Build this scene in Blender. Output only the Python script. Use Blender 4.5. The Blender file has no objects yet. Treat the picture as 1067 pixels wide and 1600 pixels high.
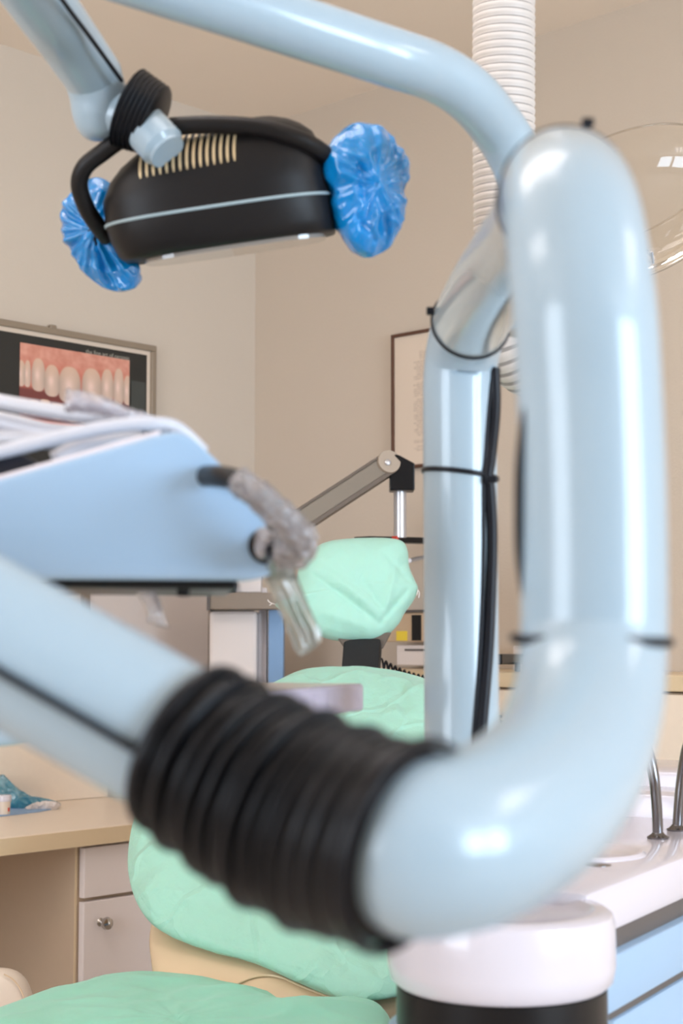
import bpy, bmesh, math, random
from mathutils import Vector, Matrix, noise
random.seed(7)
C = bpy.context.scene.collection
PI = math.pi

# ------------------------------------------------------------------ camera
FPX = 2445.0
PITCH = math.radians(4.7)
CAM = Vector((0, 0, 1.134))
F_ = Vector((0, math.cos(PITCH), math.sin(PITCH)))
U_ = Vector((0, -math.sin(PITCH), math.cos(PITCH)))
R_ = Vector((1, 0, 0))
# WROT turns the building axes below (camera looks along +Y) so that the room's walls lie along the world axes
WROT = Matrix.Rotation(math.atan2(0.687, 0.727), 4, 'Z')
cd = bpy.data.cameras.new('camera'); cam = bpy.data.objects.new('camera', cd); C.objects.link(cam)
cam.matrix_world = WROT @ Matrix.Translation(CAM) @ Matrix.Rotation(PI/2 + PITCH, 4, 'X')
cd.sensor_fit = 'VERTICAL'; cd.sensor_height = 36.0; cd.sensor_width = 24.0
cd.lens = FPX/1600*36; cd.clip_start = 0.05
cd.dof.use_dof = True; cd.dof.focus_distance = 2.45; cd.dof.aperture_fstop = 6.6
bpy.context.scene.camera = cam

# ------------------------------------------------------------------ room frame: e1 runs along the left wall, e2 along the right wall, both away from the corner
K = Vector((-0.245, 4.38, 0))
E1 = Vector((-0.687, -0.727, 0)).normalized()
E2 = Vector((0.727, -0.687, 0)).normalized()
CEIL = 2.6; RA = 5.2; RB = 6.6
def RM(a, b, z=0): return K + E1*a + E2*b + Vector((0, 0, z))

# ------------------------------------------------------------------ world, exposure
sc = bpy.context.scene
w = bpy.data.worlds.new('world'); sc.world = w; w.use_nodes = True
bgn = w.node_tree.nodes['Background']; bgn.inputs[0].default_value = (0.62, 0.78, 1.0, 1); bgn.inputs[1].default_value = 1.6
sc.view_settings.view_transform = 'Standard'; sc.view_settings.look = 'None'
sc.view_settings.gamma = 1; sc.view_settings.use_curve_mapping = False
sc.view_settings.exposure = 0.53
# daylight through the big window in the wall right of and behind the camera (its pane stands at b = RB)
def area(name, loc, direction, sx, sy, power, col):
    l = bpy.data.lights.new(name, 'AREA'); l.shape = 'RECTANGLE'; l.size = sx; l.size_y = sy
    l.energy = power; l.color = col
    o = bpy.data.objects.new(name, l); C.objects.link(o); o.location = WROT @ loc
    o.rotation_euler = (WROT.to_3x3() @ direction).to_track_quat('-Z', 'Y').to_euler(); return o
area('window_daylight_and_fill', RM(1.05, RB-0.06, 1.55), -E2, 0.92, 1.5, 54, (0.66, 0.83, 1.0))
area('window_daylight_and_fill', RM(2.15, RB-0.06, 1.55), -E2, 0.92, 1.5, 54, (0.66, 0.83, 1.0))
area('window_daylight_and_fill', RM(RA-0.06, 1.9, 1.5), -E1, 1.5, 1.5, 31, (0.86, 0.93, 1.0))  # fill light at an added, unseen window; brightens the low chair area

# ------------------------------------------------------------------ helpers
def px(x, y, d): return CAM + F_*d + R_*((x-533.5)/FPX*d) + U_*((800-y)/FPX*d)
def ray(x, y): return (F_ + R_*((x-533.5)/FPX) + U_*((800-y)/FPX))
def hit(x, y, p, n):
    r = ray(x, y); return CAM + r*((p-CAM).dot(n)/r.dot(n))
def onL(x, y, off=0.0): return hit(x, y, RM(0, off), E2)     # on the left wall (b = off)
def onR(x, y, off=0.0): return hit(x, y, RM(off, 0), E1)     # on the right wall (a = off)
def ab(p): v = p-K; return v.dot(E1), v.dot(E2)
def lin(c): return tuple(((v/255)/12.92 if v/255 <= .04045 else ((v/255+.055)/1.055)**2.4) for v in c)

MATS = {}
def mat(name, col, rough=0.5, metal=0.0, coat=0.0, bump=0.0, bscale=60.0, var=0.0, vscale=8.0, trans=0.0, ior=1.45, alpha=1.0, sheen=0.0, sub=0.0, detail=4.0, spec=0.5, dist=0.01, coatr=0.05):
    m = bpy.data.materials.new(name); m.use_nodes = True
    nt = m.node_tree; b = nt.nodes['Principled BSDF']
    c = lin(col)
    b.inputs['Base Color'].default_value = (*c, 1)
    b.inputs['Roughness'].default_value = rough; b.inputs['Metallic'].default_value = metal
    b.inputs['Coat Weight'].default_value = coat; b.inputs['Coat Roughness'].default_value = coatr
    b.inputs['Transmission Weight'].default_value = trans; b.inputs['IOR'].default_value = ior
    b.inputs['Alpha'].default_value = alpha; b.inputs['Sheen Weight'].default_value = sheen
    b.inputs['Specular IOR Level'].default_value = spec
    if sub: b.inputs['Subsurface Weight'].default_value = sub; b.inputs['Subsurface Scale'].default_value = 0.02
    tc = nt.nodes.new('ShaderNodeTexCoord')
    if var or True:
        n = nt.nodes.new('ShaderNodeTexNoise'); n.inputs['Scale'].default_value = vscale; n.inputs['Detail'].default_value = 5
        nt.links.new(tc.outputs['Object'], n.inputs['Vector'])
        mx = nt.nodes.new('ShaderNodeMix'); mx.data_type = 'RGBA'
        v = max(var, 0.015)
        mx.inputs[6].default_value = (*[min(1, q*(1-v)) for q in c], 1); mx.inputs[7].default_value = (*[min(1, q*(1+v)) for q in c], 1)
        nt.links.new(n.outputs['Fac'], mx.inputs[0]); nt.links.new(mx.outputs[2], b.inputs['Base Color'])
    if bump:
        n2 = nt.nodes.new('ShaderNodeTexNoise'); n2.inputs['Scale'].default_value = bscale; n2.inputs['Detail'].default_value = detail
        bp = nt.nodes.new('ShaderNodeBump'); bp.inputs['Strength'].default_value = bump; bp.inputs['Distance'].default_value = dist
        nt.links.new(tc.outputs['Object'], n2.inputs['Vector']); nt.links.new(n2.outputs['Fac'], bp.inputs['Height'])
        nt.links.new(bp.outputs['Normal'], b.inputs['Normal'])
    MATS[name] = m; return m
def creased(m, scale=7, strength=.5, dist=.01):
    nt = m.node_tree; b = nt.nodes['Principled BSDF']; tc = nt.nodes.new('ShaderNodeTexCoord')
    nz = nt.nodes.new('ShaderNodeTexNoise'); nz.inputs['Scale'].default_value = scale*.8
    mx = nt.nodes.new('ShaderNodeMix'); mx.data_type = 'VECTOR'; mx.inputs[0].default_value = .12
    vo = nt.nodes.new('ShaderNodeTexVoronoi'); vo.feature = 'DISTANCE_TO_EDGE'; vo.inputs['Scale'].default_value = scale
    mr = nt.nodes.new('ShaderNodeMapRange'); mr.inputs[1].default_value = 0; mr.inputs[2].default_value = .09
    bp = nt.nodes.new('ShaderNodeBump'); bp.inputs['Strength'].default_value = strength; bp.inputs['Distance'].default_value = dist; bp.invert = True
    nt.links.new(tc.outputs['Object'], nz.inputs['Vector']); nt.links.new(tc.outputs['Object'], mx.inputs[4]); nt.links.new(nz.outputs['Color'], mx.inputs[5])
    nt.links.new(mx.outputs[1], vo.inputs['Vector']); nt.links.new(vo.outputs['Distance'], mr.inputs[0]); nt.links.new(mr.outputs[0], bp.inputs['Height'])
    old = b.inputs['Normal'].links[0].from_socket; nt.links.new(old, bp.inputs['Normal']); nt.links.new(bp.outputs[0], b.inputs['Normal'])
def film(name, tint, gloss=0.25, rough=0.08, bump=0.6, bscale=40, body=0.15, bodycol=(235, 232, 238), dist=.01, ior=1.5):
    """thin clear plastic: see-through, with a gloss by Fresnel and a little milky body"""
    m = bpy.data.materials.new(name); m.use_nodes = True; nt = m.node_tree
    for n in list(nt.nodes): nt.nodes.remove(n)
    out = nt.nodes.new('ShaderNodeOutputMaterial')
    tr = nt.nodes.new('ShaderNodeBsdfTransparent'); tr.inputs[0].default_value = (*lin(tint), 1)
    gl = nt.nodes.new('ShaderNodeBsdfGlossy'); gl.inputs['Roughness'].default_value = rough; gl.inputs[0].default_value = (1, 1, 1, 1)
    df = nt.nodes.new('ShaderNodeBsdfDiffuse'); df.inputs[0].default_value = (*lin(bodycol), 1)
    tl = nt.nodes.new('ShaderNodeBsdfTranslucent'); tl.inputs[0].default_value = (*lin(bodycol), 1)
    md = nt.nodes.new('ShaderNodeMixShader'); md.inputs[0].default_value = 0.45
    nt.links.new(df.outputs[0], md.inputs[1]); nt.links.new(tl.outputs[0], md.inputs[2])
    m1 = nt.nodes.new('ShaderNodeMixShader'); m1.inputs[0].default_value = body
    nt.links.new(tr.outputs[0], m1.inputs[1]); nt.links.new(md.outputs[0], m1.inputs[2])
    fr = nt.nodes.new('ShaderNodeFresnel'); fr.inputs[0].default_value = ior
    ad = nt.nodes.new('ShaderNodeMath'); ad.operation = 'ADD'; ad.inputs[1].default_value = gloss; ad.use_clamp = True
    nt.links.new(fr.outputs[0], ad.inputs[0])
    m2 = nt.nodes.new('ShaderNodeMixShader'); nt.links.new(ad.outputs[0], m2.inputs[0])
    nt.links.new(m1.outputs[0], m2.inputs[1]); nt.links.new(gl.outputs[0], m2.inputs[2])
    if bump:
        tc = nt.nodes.new('ShaderNodeTexCoord'); n2 = nt.nodes.new('ShaderNodeTexNoise'); n2.inputs['Scale'].default_value = bscale
        n2.inputs['Detail'].default_value = 3; n2.inputs['Distortion'].default_value = 0.6
        bp = nt.nodes.new('ShaderNodeBump'); bp.inputs['Strength'].default_value = bump; bp.inputs['Distance'].default_value = dist
        nt.links.new(tc.outputs['Object'], n2.inputs['Vector']); nt.links.new(n2.outputs['Fac'], bp.inputs['Height'])
        nt.links.new(bp.outputs[0], gl.inputs['Normal']); nt.links.new(bp.outputs[0], df.inputs['Normal'])
    nt.links.new(m2.outputs[0], out.inputs[0]); MATS[name] = m; return m

WALL = mat('wall_paint', (206, 191, 175), 0.9, bump=0.25, bscale=180, var=0.02, vscale=3, dist=.002)
CEILM = mat('ceiling_paint', (244, 228, 212), 0.9, bump=0.1, bscale=150, dist=.002)
FLOORM = mat('vinyl_floor', (206, 190, 174), 0.45, var=0.12, vscale=14)
BLUE = mat('pale_blue_enamel', (160, 181, 195), 0.36, coat=0.7, coatr=.11)
BLUE2 = mat('sky_blue_enamel', (158, 187, 215), 0.38, coat=0.25)
BLUE3 = mat('column_blue', (128, 160, 196), 0.4)
WHITE = mat('white_shell_plastic', (216, 210, 218), 0.22, coat=0.4)
CREAMW = mat('off_white_panel', (222, 211, 206), 0.5)
BLACK = mat('black_rubber', (9, 11, 18), 0.34, bump=0.15, bscale=300, dist=.001, spec=.3)
BLACKG = mat('black_gloss_plastic', (16, 16, 19), 0.3, spec=.35)
LAMPB = mat('lamp_black_plastic', (24, 21, 21), 0.45, bump=0.15, bscale=500, dist=.0006, spec=.32)
CABLE = mat('black_cable', (14, 17, 26), 0.4, spec=.3)
SILVERLINE = mat('pale_grey_trim', (160, 176, 180), 0.4)
CHROME = mat('chrome', (190, 186, 182), 0.12, metal=1.0)
DCHROME = mat('dark_steel', (120, 118, 120), 0.22, metal=1.0)
STEEL = mat('brushed_aluminium', (200, 200, 204), 0.35, metal=0.7)
GREYTAUPE = mat('taupe_metal', (140, 126, 113), 0.5)
TAUPED = mat('taupe_edge', (104, 92, 82), 0.5)
DKGREY = mat('dark_grey_band', (92, 86, 84), 0.45)
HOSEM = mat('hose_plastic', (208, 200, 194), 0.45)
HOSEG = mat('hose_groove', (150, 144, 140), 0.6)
GREEN = mat('mint_fabric', (164, 215, 196), 0.62, bump=0.8, bscale=14, var=0.05, vscale=10, sub=0.12, sheen=0.2, detail=6, dist=.012)
GREENL = mat('mint_fabric_light', (170, 218, 201), 0.62, bump=0.35, bscale=16, var=0.03, vscale=10, sub=0.12, sheen=0.2, detail=6, dist=.01)
creased(GREEN, 9, .4, .006); creased(GREENL, 6, .15, .004)
BEIGEV = mat('beige_vinyl', (224, 196, 162), 0.42, coat=0.15, var=.03)
CREAMV = mat('cream_vinyl', (232, 216, 200), 0.4, coat=0.15)
DESK = mat('beige_laminate', (246, 228, 208), 0.35, var=0.03, vscale=60)
DESKE = mat('laminate_edge', (226, 202, 166), 0.4)
DESKD = mat('laminate_carcase', (206, 182, 156), 0.5, var=.03, vscale=40)
DOORF = mat('pinkish_white_laminate', (240, 228, 224), 0.4)
NAVY = mat('navy_black_plastic', (30, 34, 48), 0.35)
HOSEW = mat('white_silicone_tube', (206, 206, 214), 0.35, coat=.2)
YELLOW = mat('sticky_note_paper', (236, 206, 70), 0.8)
BROWN = mat('dark_wood_frame', (92, 60, 44), 0.5)
FRAMEG = mat('bronze_frame', (150, 134, 116), 0.4, metal=0.2)
PAPER = mat('cream_paper', (218, 200, 182), 0.8)
PBLACK = mat('poster_black', (44, 42, 38), 0.5)
TEXTM = mat('poster_lettering', (170, 164, 150), 0.6)
BLUEBAG = mat('blue_polythene', (5, 132, 202), 0.2, trans=0.0, bump=0.5, bscale=42, coat=0.7, sub=0.25, var=0.3, vscale=22, detail=3, dist=.008)
BLUENAP = mat('blue_napkin', (150, 180, 215), 0.8)
CYANBAG = film('cyan_bag_film', (110, 205, 225), 0.12, bump=.8, bscale=60, body=.5, bodycol=(120, 205, 225))
CLEAR = film('clear_wrap', (250, 247, 250), 0.16, rough=0.2, bump=1., bscale=90, body=0.30, bodycol=(252, 242, 248), ior=1.35)
BAGC = film('clear_bag', (232, 232, 226), 0.05, rough=0.2, bump=.6, bscale=30, body=0.38, bodycol=(214, 218, 212))
LILAC = film('wrapped_tray_film', (225, 220, 240), 0.05, rough=.25, bump=.5, bscale=40, body=0.8, bodycol=(222, 218, 236))
DOME = film('clear_dome', (248, 246, 242), 0.01, ior=1.32, rough=0.02, bump=0.0, body=0.05, bodycol=(240, 225, 205))
GLASS = film('window_glass', (250, 252, 255), 0.0, rough=0.01, bump=0, body=0.0)
RED = mat('red_print', (196, 60, 44), 0.5)
INSIDE = mat('lamp_inner_reflector', (214, 190, 150), 0.35, metal=0.3)
EMI = bpy.data.materials.new('fluorescent_tube'); EMI.use_nodes = True
eb = EMI.node_tree.nodes['Principled BSDF']; eb.inputs['Emission Color'].default_value = (1.0, 0.94, 0.88, 1); eb.inputs['Emission Strength'].default_value = 6.0

def obj(name, bm, m, parent=None, smooth=False, mats=None):
    me = bpy.data.meshes.new(name); bmesh.ops.recalc_face_normals(bm, faces=bm.faces[:]) if len(bm.faces) else None
    bm.transform(WROT); bm.to_mesh(me); bm.free()
    for q in (mats or [m]): me.materials.append(q)
    if smooth:
        me.polygons.foreach_set('use_smooth', [True]*len(me.polygons))
        if smooth != 'all':
            try: me.set_sharp_from_angle(angle=math.radians(38))
            except Exception: pass
    o = bpy.data.objects.new(name, me); C.objects.link(o)
    if parent:
        o.parent = parent; o.matrix_parent_inverse = Matrix.Identity(4)
        if not parent.parent: o.location = -parent.location
    return o
# every mesh is written in world coordinates; a thing's Empty sits at its base, so its parts carry the opposite offset
def thing(name, loc, label, cat, group=None):
    o = bpy.data.objects.new(name, None); C.objects.link(o); o.location = WROT @ loc; o.empty_display_size = .05
    o['label'] = label; o['category'] = cat
    if group: o['group'] = group
    return o
def tag(o, label, cat, group=None):
    o['label'] = label; o['category'] = cat
    if group: o['group'] = group
    return o
def struct(name, bm, m, parent=None, smooth=False):
    o = obj(name, bm, m, parent, smooth)
    if not parent: o['kind'] = 'structure'
    return o

def hexa(bm, P):
    v = [bm.verts.new(p) for p in P]
    for f in ((0,1,2,3),(7,6,5,4),(0,4,5,1),(1,5,6,2),(2,6,7,3),(3,7,4,0)): bm.faces.new([v[i] for i in f])
def bev(bm, r, seg=2):
    if r: bmesh.ops.bevel(bm, geom=bm.edges[:]+bm.verts[:], offset=r, segments=seg, profile=.5, affect='EDGES', clamp_overlap=True)
def rbox(a0, a1, b0, b1, z0, z1, r=0):      # box in room axes
    bm = bmesh.new()
    hexa(bm, [RM(a0,b0,z0),RM(a1,b0,z0),RM(a1,b1,z0),RM(a0,b1,z0),RM(a0,b0,z1),RM(a1,b0,z1),RM(a1,b1,z1),RM(a0,b1,z1)])
    bmesh.ops.recalc_face_normals(bm, faces=bm.faces[:]); bev(bm, r); return bm
def obox(c, ax, ay, az, sx, sy, sz, r=0, bm=None):   # box with its own axes, full sizes
    own = bm is None; bm = bm or bmesh.new(); t = bmesh.new()
    ax, ay, az = ax*sx/2, ay*sy/2, az*sz/2
    hexa(t, [c-ax-ay-az, c+ax-ay-az, c+ax+ay-az, c-ax+ay-az, c-ax-ay+az, c+ax-ay+az, c+ax+ay+az, c-ax+ay+az])
    bmesh.ops.recalc_face_normals(t, faces=t.faces[:]); bev(t, r)
    me = bpy.data.meshes.new('t'); t.to_mesh(me); t.free(); bm.from_mesh(me); bpy.data.meshes.remove(me); return bm
def crom(P, n, closed=False):
    out = []; N = len(P); rng = N if closed else N-1
    for i in range(rng):
        if closed: p0,p1,p2,p3 = P[(i-1)%N],P[i],P[(i+1)%N],P[(i+2)%N]
        else: p0,p1,p2,p3 = P[max(i-1,0)],P[i],P[i+1],P[min(i+2,N-1)]
        for k in range(n):
            t = k/n
            out.append(0.5*((2*p1)+(p2-p0)*t+(2*p0-5*p1+4*p2-p3)*t*t+(3*p1-p0-3*p2+p3)*t**3))
    if not closed: out.append(P[-1].copy())
    return out
def resample(P, n):
    L = [0]
    for i in range(1, len(P)): L.append(L[-1]+(P[i]-P[i-1]).length)
    out = []; j = 0
    for k in range(n+1):
        s = L[-1]*k/n
        while j < len(L)-2 and L[j+1] < s: j += 1
        t = (s-L[j])/max(1e-9, L[j+1]-L[j]); out.append(P[j].lerp(P[j+1], min(1, max(0, t))))
    return out, L[-1]
def sweep(P, rad, seg=32, cap=True, bm=None, disp=None, mi=None, lean=None):
    """circle swept along points P; rad is a number or a function of (fraction, index)"""
    bm = bm or bmesh.new(); N = len(P); T = []
    for i in range(N): T.append((P[min(i+1,N-1)]-P[max(i-1,0)]).normalized())
    if lean: T = [lean(i/(N-1)) for i in range(N)]
    n = T[0].orthogonal().normalized()
    up = Vector((0,0,1)); q = up - T[0]*up.dot(T[0])
    if q.length > .2: n = q.normalized()
    rings = []
    for i in range(N):
        if i:
            n = n - T[i]*n.dot(T[i]); n.normalize()
        b = T[i].cross(n); r = rad(i/(N-1), i) if callable(rad) else rad
        ring = []
        for k in range(seg):
            a = 2*PI*k/seg; rr = r*(1+(disp(i, k, P[i]) if disp else 0))
            ring.append(bm.verts.new(P[i]+(n*math.cos(a)+b*math.sin(a))*rr))
        rings.append(ring)
    for i in range(N-1):
        for k in range(seg):
            f = bm.faces.new((rings[i][k], rings[i][(k+1)%seg], rings[i+1][(k+1)%seg], rings[i+1][k]))
            if mi: f.material_index = mi(i)
    if cap:
        bm.faces.new(rings[0][::-1]); bm.faces.new(rings[-1])
    return bm
def pxs(L): return [px(*p) for p in L]
def tube(L, r, n=10, seg=24, cap=True, bm=None): return sweep(crom(pxs(L), n), r, seg, cap, bm)
def ringtie(c, axis, R, r, bm=None, seg=48):
    bm = bm or bmesh.new(); n = axis.normalized(); u = n.orthogonal().normalized(); v = n.cross(u); rows = []
    for i in range(seg):
        a = 2*PI*i/seg; d = u*math.cos(a)+v*math.sin(a); row = []
        for k in range(8):
            b = 2*PI*k/8; row.append(bm.verts.new(c+d*(R+r*.6*math.cos(b))+n*r*math.sin(b)*1.2))
        rows.append(row)
    for i in range(seg):
        for k in range(8):
            bm.faces.new((rows[i][k], rows[(i+1)%seg][k], rows[(i+1)%seg][(k+1)%8], rows[i][(k+1)%8]))
    return bm
def lathe(c, prof, axis=Vector((0,0,1)), seg=64, bm=None):
    bm = bm or bmesh.new(); n = axis.normalized(); u = n.orthogonal().normalized(); v = n.cross(u); rows = []
    for r, z in prof:
        rows.append([bm.verts.new(c+n*z+(u*math.cos(2*PI*k/seg)+v*math.sin(2*PI*k/seg))*max(r,1e-5)) for k in range(seg)])
    for i in range(len(rows)-1):
        for k in range(seg): bm.faces.new((rows[i][k], rows[i][(k+1)%seg], rows[i+1][(k+1)%seg], rows[i+1][k]))
    bm.faces.new(rows[0][::-1]); bm.faces.new(rows[-1]); return bm
def prism(pts, ext, r=0, seg=3):
    bm = bmesh.new(); f = bm.faces.new([bm.verts.new(p) for p in pts])
    g = bmesh.ops.extrude_face_region(bm, geom=[f]); vs = [e for e in g['geom'] if isinstance(e, bmesh.types.BMVert)]
    bmesh.ops.translate(bm, verts=vs, vec=ext); bmesh.ops.recalc_face_normals(bm, faces=bm.faces[:]); 
    if r: bev(bm, r, seg)
    return bm
def cushion(outl, p0, n, tf, tb, wr=0.004, N=120, M=26, fscale=9, pw=3.0, rad=0.0, seed=0, scale=1.0, edge=0.0, cen=None, creases=()):
    """closed padded shape: outline (pixels) projected on plane (p0,n); tf, tb thickness to the front and back"""
    n = n.normalized(); pts = crom([hit(x, y, p0, n) for x, y in outl], 8, True)
    c = sum(pts, Vector())/len(pts) if cen is None else hit(*cen, p0, n)
    ring, _ = resample(pts+[pts[0]], N); ring = ring[:N]
    ring = [c+(q-c)*scale for q in ring]
    bm = bmesh.new(); front = []; back = []
    sv = Vector((seed*3.1, seed*1.7, seed))
    for side, T in ((1, tf), (-1, tb)):
        rows = [[bm.verts.new(c+n*T*side)]]
        for j in range(1, M+1 if side == 1 else M):
            r = math.sin(j/M*PI/2) if True else j/M
            row = []
            for k in range(N):
                q = c+(ring[k]-c)*r
                h = T*(max(0, 1-r**pw))**0.5
                p = q+n*side*h
                d = noise.noise(p*fscale+sv)*wr
                e = 1-abs(noise.noise(p*fscale*1.9+sv*2))*3; d += max(0, e)*wr*.45
                if rad:
                    d += noise.noise(Vector((math.cos(2*PI*k/N)*5, math.sin(2*PI*k/N)*5, r*1.2+seed)))*rad*r
                for (x0, y0, x1, y1, wd, dp) in creases:
                    A = hit(x0, y0, p0, n); B = hit(x1, y1, p0, n); t = max(0, min(1, (q-A).dot(B-A)/(B-A).length_squared))
                    dd = (q-(A+(B-A)*t)); dd = dd.length
                    d += dp*math.exp(-(dd/wd)**2)*math.sin(PI*min(1, max(.0, t*.92+.04)))**.5
                p += n*side*d*(1 if r < .97 else .4)
                if edge and r > .9: p += (ring[k]-c).normalized()*noise.noise(p*fscale*3)*edge
                row.append(bm.verts.new(p))
            rows.append(row)
        if side == -1: rows.append(front[-1])
        else: front = rows
        for k in range(N):
            bm.faces.new((rows[0][0], rows[1][k], rows[1][(k+1)%N]))
            for j in range(1, len(rows)-1):
                bm.faces.new((rows[j][k], rows[j+1][k], rows[j+1][(k+1)%N], rows[j][(k+1)%N]))
    return bm

# ================================================================== THE SETTING
struct('floor', rbox(-.1, RA+.1, -.1, RB+.1, -.08, 0), FLOORM)
struct('ceiling', rbox(-.1, RA+.1, -.1, RB+.1, CEIL, CEIL+.08), CEILM)
struct('wall_left', rbox(-.1, RA+.1, -.1, 0, 0, CEIL), WALL)
struct('wall_right', rbox(-.1, 0, 0, RB+.1, 0, CEIL), WALL)
wk = bmesh.new()
for (b0, b1, z0, z1) in ((0,RB+.1,0,.7),(0,RB+.1,2.3,CEIL),(0,1.1,.7,2.3),(2.7,RB+.1,.7,2.3)):
    hexa(wk, [RM(RA,b0,z0),RM(RA+.1,b0,z0),RM(RA+.1,b1,z0),RM(RA,b1,z0),RM(RA,b0,z1),RM(RA+.1,b0,z1),RM(RA+.1,b1,z1),RM(RA,b1,z1)])
struct('wall_back', wk, WALL)
fr = bmesh.new()
for (b0, b1, z0, z1) in ((1.1,2.7,.7,.76),(1.1,2.7,2.24,2.3),(1.1,1.16,.76,2.24),(2.64,2.7,.76,2.24),(1.87,1.93,.76,2.24)):
    hexa(fr, [RM(RA+.01,b0,z0),RM(RA+.07,b0,z0),RM(RA+.07,b1,z0),RM(RA+.01,b1,z0),RM(RA+.01,b0,z1),RM(RA+.07,b0,z1),RM(RA+.07,b1,z1),RM(RA+.01,b1,z1)])
wf = struct('window_3', fr, WHITE)  # unseen window, added so fill light reaches the chair from the left
obj('pane', rbox(RA+.035, RA+.045, 1.16, 1.87, .76, 2.24), GLASS, wf); obj('pane', rbox(RA+.035, RA+.045, 1.93, 2.64, .76, 2.24), GLASS, wf)
# near wall with its three window openings
bm = rbox(0, RA, RB, RB+.1, 0, .8)
wn = bmesh.new()
for (a0, a1, z0, z1) in ((0,RA,0,.8),(0,RA,2.3,CEIL),(0,.58,.8,2.3),(1.52,1.68,.8,2.3),(2.62,RA,.8,2.3)):
    hexa(wn, [RM(a0,RB,z0),RM(a1,RB,z0),RM(a1,RB+.1,z0),RM(a0,RB+.1,z0),RM(a0,RB,z1),RM(a1,RB,z1),RM(a1,RB+.1,z1),RM(a0,RB+.1,z1)])
bm.free(); struct('wall_near', wn, WALL)
for i, (a0, a1) in enumerate(((.58,1.52),(1.68,2.62))):
    fr = bmesh.new()
    for (x0,x1,z0,z1) in ((a0,a1,.8,.86),(a0,a1,2.24,2.3),(a0,a0+.06,.86,2.24),(a1-.06,a1,.86,2.24)):
        hexa(fr, [RM(x0,RB+.01,z0),RM(x1,RB+.01,z0),RM(x1,RB+.07,z0),RM(x0,RB+.07,z0),RM(x0,RB+.01,z1),RM(x1,RB+.01,z1),RM(x1,RB+.07,z1),RM(x0,RB+.07,z1)])
    wf = struct('window_%d' % (i+1), fr, WHITE)
    pn = obj('pane', rbox(a0+.06, a1-.06, RB+.035, RB+.045, .86, 2.24), GLASS, wf)
struct('baseboard_left', rbox(0, RA, 0, .015, 0, .09), DOORF)
struct('baseboard_right', rbox(0, .015, 0.02, RB, 0, .09), DOORF)
# ceiling luminaires with bare tubes (out of the frame, above the chair and the camera)
for (a, b, lab) in ((1.1, 4.3, 'ceiling luminaire with four bare tubes right of the cuspidor unit'), (3.7, 1.4, 'ceiling luminaire with four bare tubes behind the camera'), (2.2, 1.8, 'ceiling luminaire with four bare tubes above the patient chair')):
    t = thing('ceiling_lamp', RM(a, b, CEIL), lab, 'lamp', 'ceiling luminaires')
    obj('lamp_tray', rbox(a-.32, a+.32, b-.62, b+.62, CEIL-.03, CEIL-.002), WHITE, t)
    for k in range(4):
        aa = a-.225+k*.15
        P = [RM(aa, b-.58, CEIL-.055), RM(aa, b+.58, CEIL-.055)]
        obj('lamp_tube', sweep(P, .024, 12), EMI, t, True)

# ---- left wall: desk run
t = thing('desk', RM(1.4, .25, 0), 'beige laminate desk along the left wall with kneehole and drawer cabinet', 'desk')
obj('desktop', rbox(.52, 2.6, .0, .52, .705, .742, .004), DESK, t)
obj('desktop_edge', rbox(.522, 2.598, .52, .5225, .707, .740), DESKE, t)
aC, _ = ab(hit(122, 1400, RM(0, .49), E2)); 
obj('cabinet_carcase', rbox(aC-.46, aC, .02, .478, .0, .704), DESKD, t)
obj('carcase_edge', rbox(aC-.004, aC+.001, .4785, .4805, .0, .704), DESKE, t)
zG = hit(140, 1406, RM(0, .497), E2).z
d1 = obj('drawer', rbox(aC-.445, aC-.010, .479, .497, zG+.004, .698, .002), DOORF, t)
d2 = obj('door', rbox(aC-.445, aC-.010, .479, .497, .03, zG-.004, .002), DOORF, t)
kp = hit(157, 1441, RM(0, .497), E2)
kb = lathe(kp, [(.009, 0), (.005, .004), (.005, .010), (.011, .014), (.0135, .021), (.012, .028), (.006, .032), (.0005, .033)], E2, 32)
obj('knob', kb, CHROME, d2, True)
obj('end_panel', rbox(2.56, 2.598, .02, .50, 0, .704), DESKD, t)
zB = onL(5, 1147).z
obj('backsplash', rbox(.52, 2.6, .0, .018, .743, zB), DESK, t)
# framed whiteboard-like panel above the desk
aW0, _ = ab(onL(132, 940)); aW1, _ = ab(onL(322, 940)); zW = onL(200, 925).z
t = thing('wall_panel', RM(aW0, .01, .95), 'white wall panel with thin brown frame below the dental tray unit', 'panel')
obj('board', rbox(aW1, aW0, .002, .012, .93, zW), CREAMW, t)
fb = rbox(aW0-.004, aW0+.014, .002, .018, .93, zW+.008); obj('frame_side', fb, GREYTAUPE, t)
fb = rbox(aW1-.014, aW1+.002, .002, .018, .93, zW+.008); obj('frame_side', fb, GREYTAUPE, t)
obj('frame_top', rbox(aW1, aW0, .002, .018, zW, zW+.009), GREYTAUPE, t)

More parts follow.
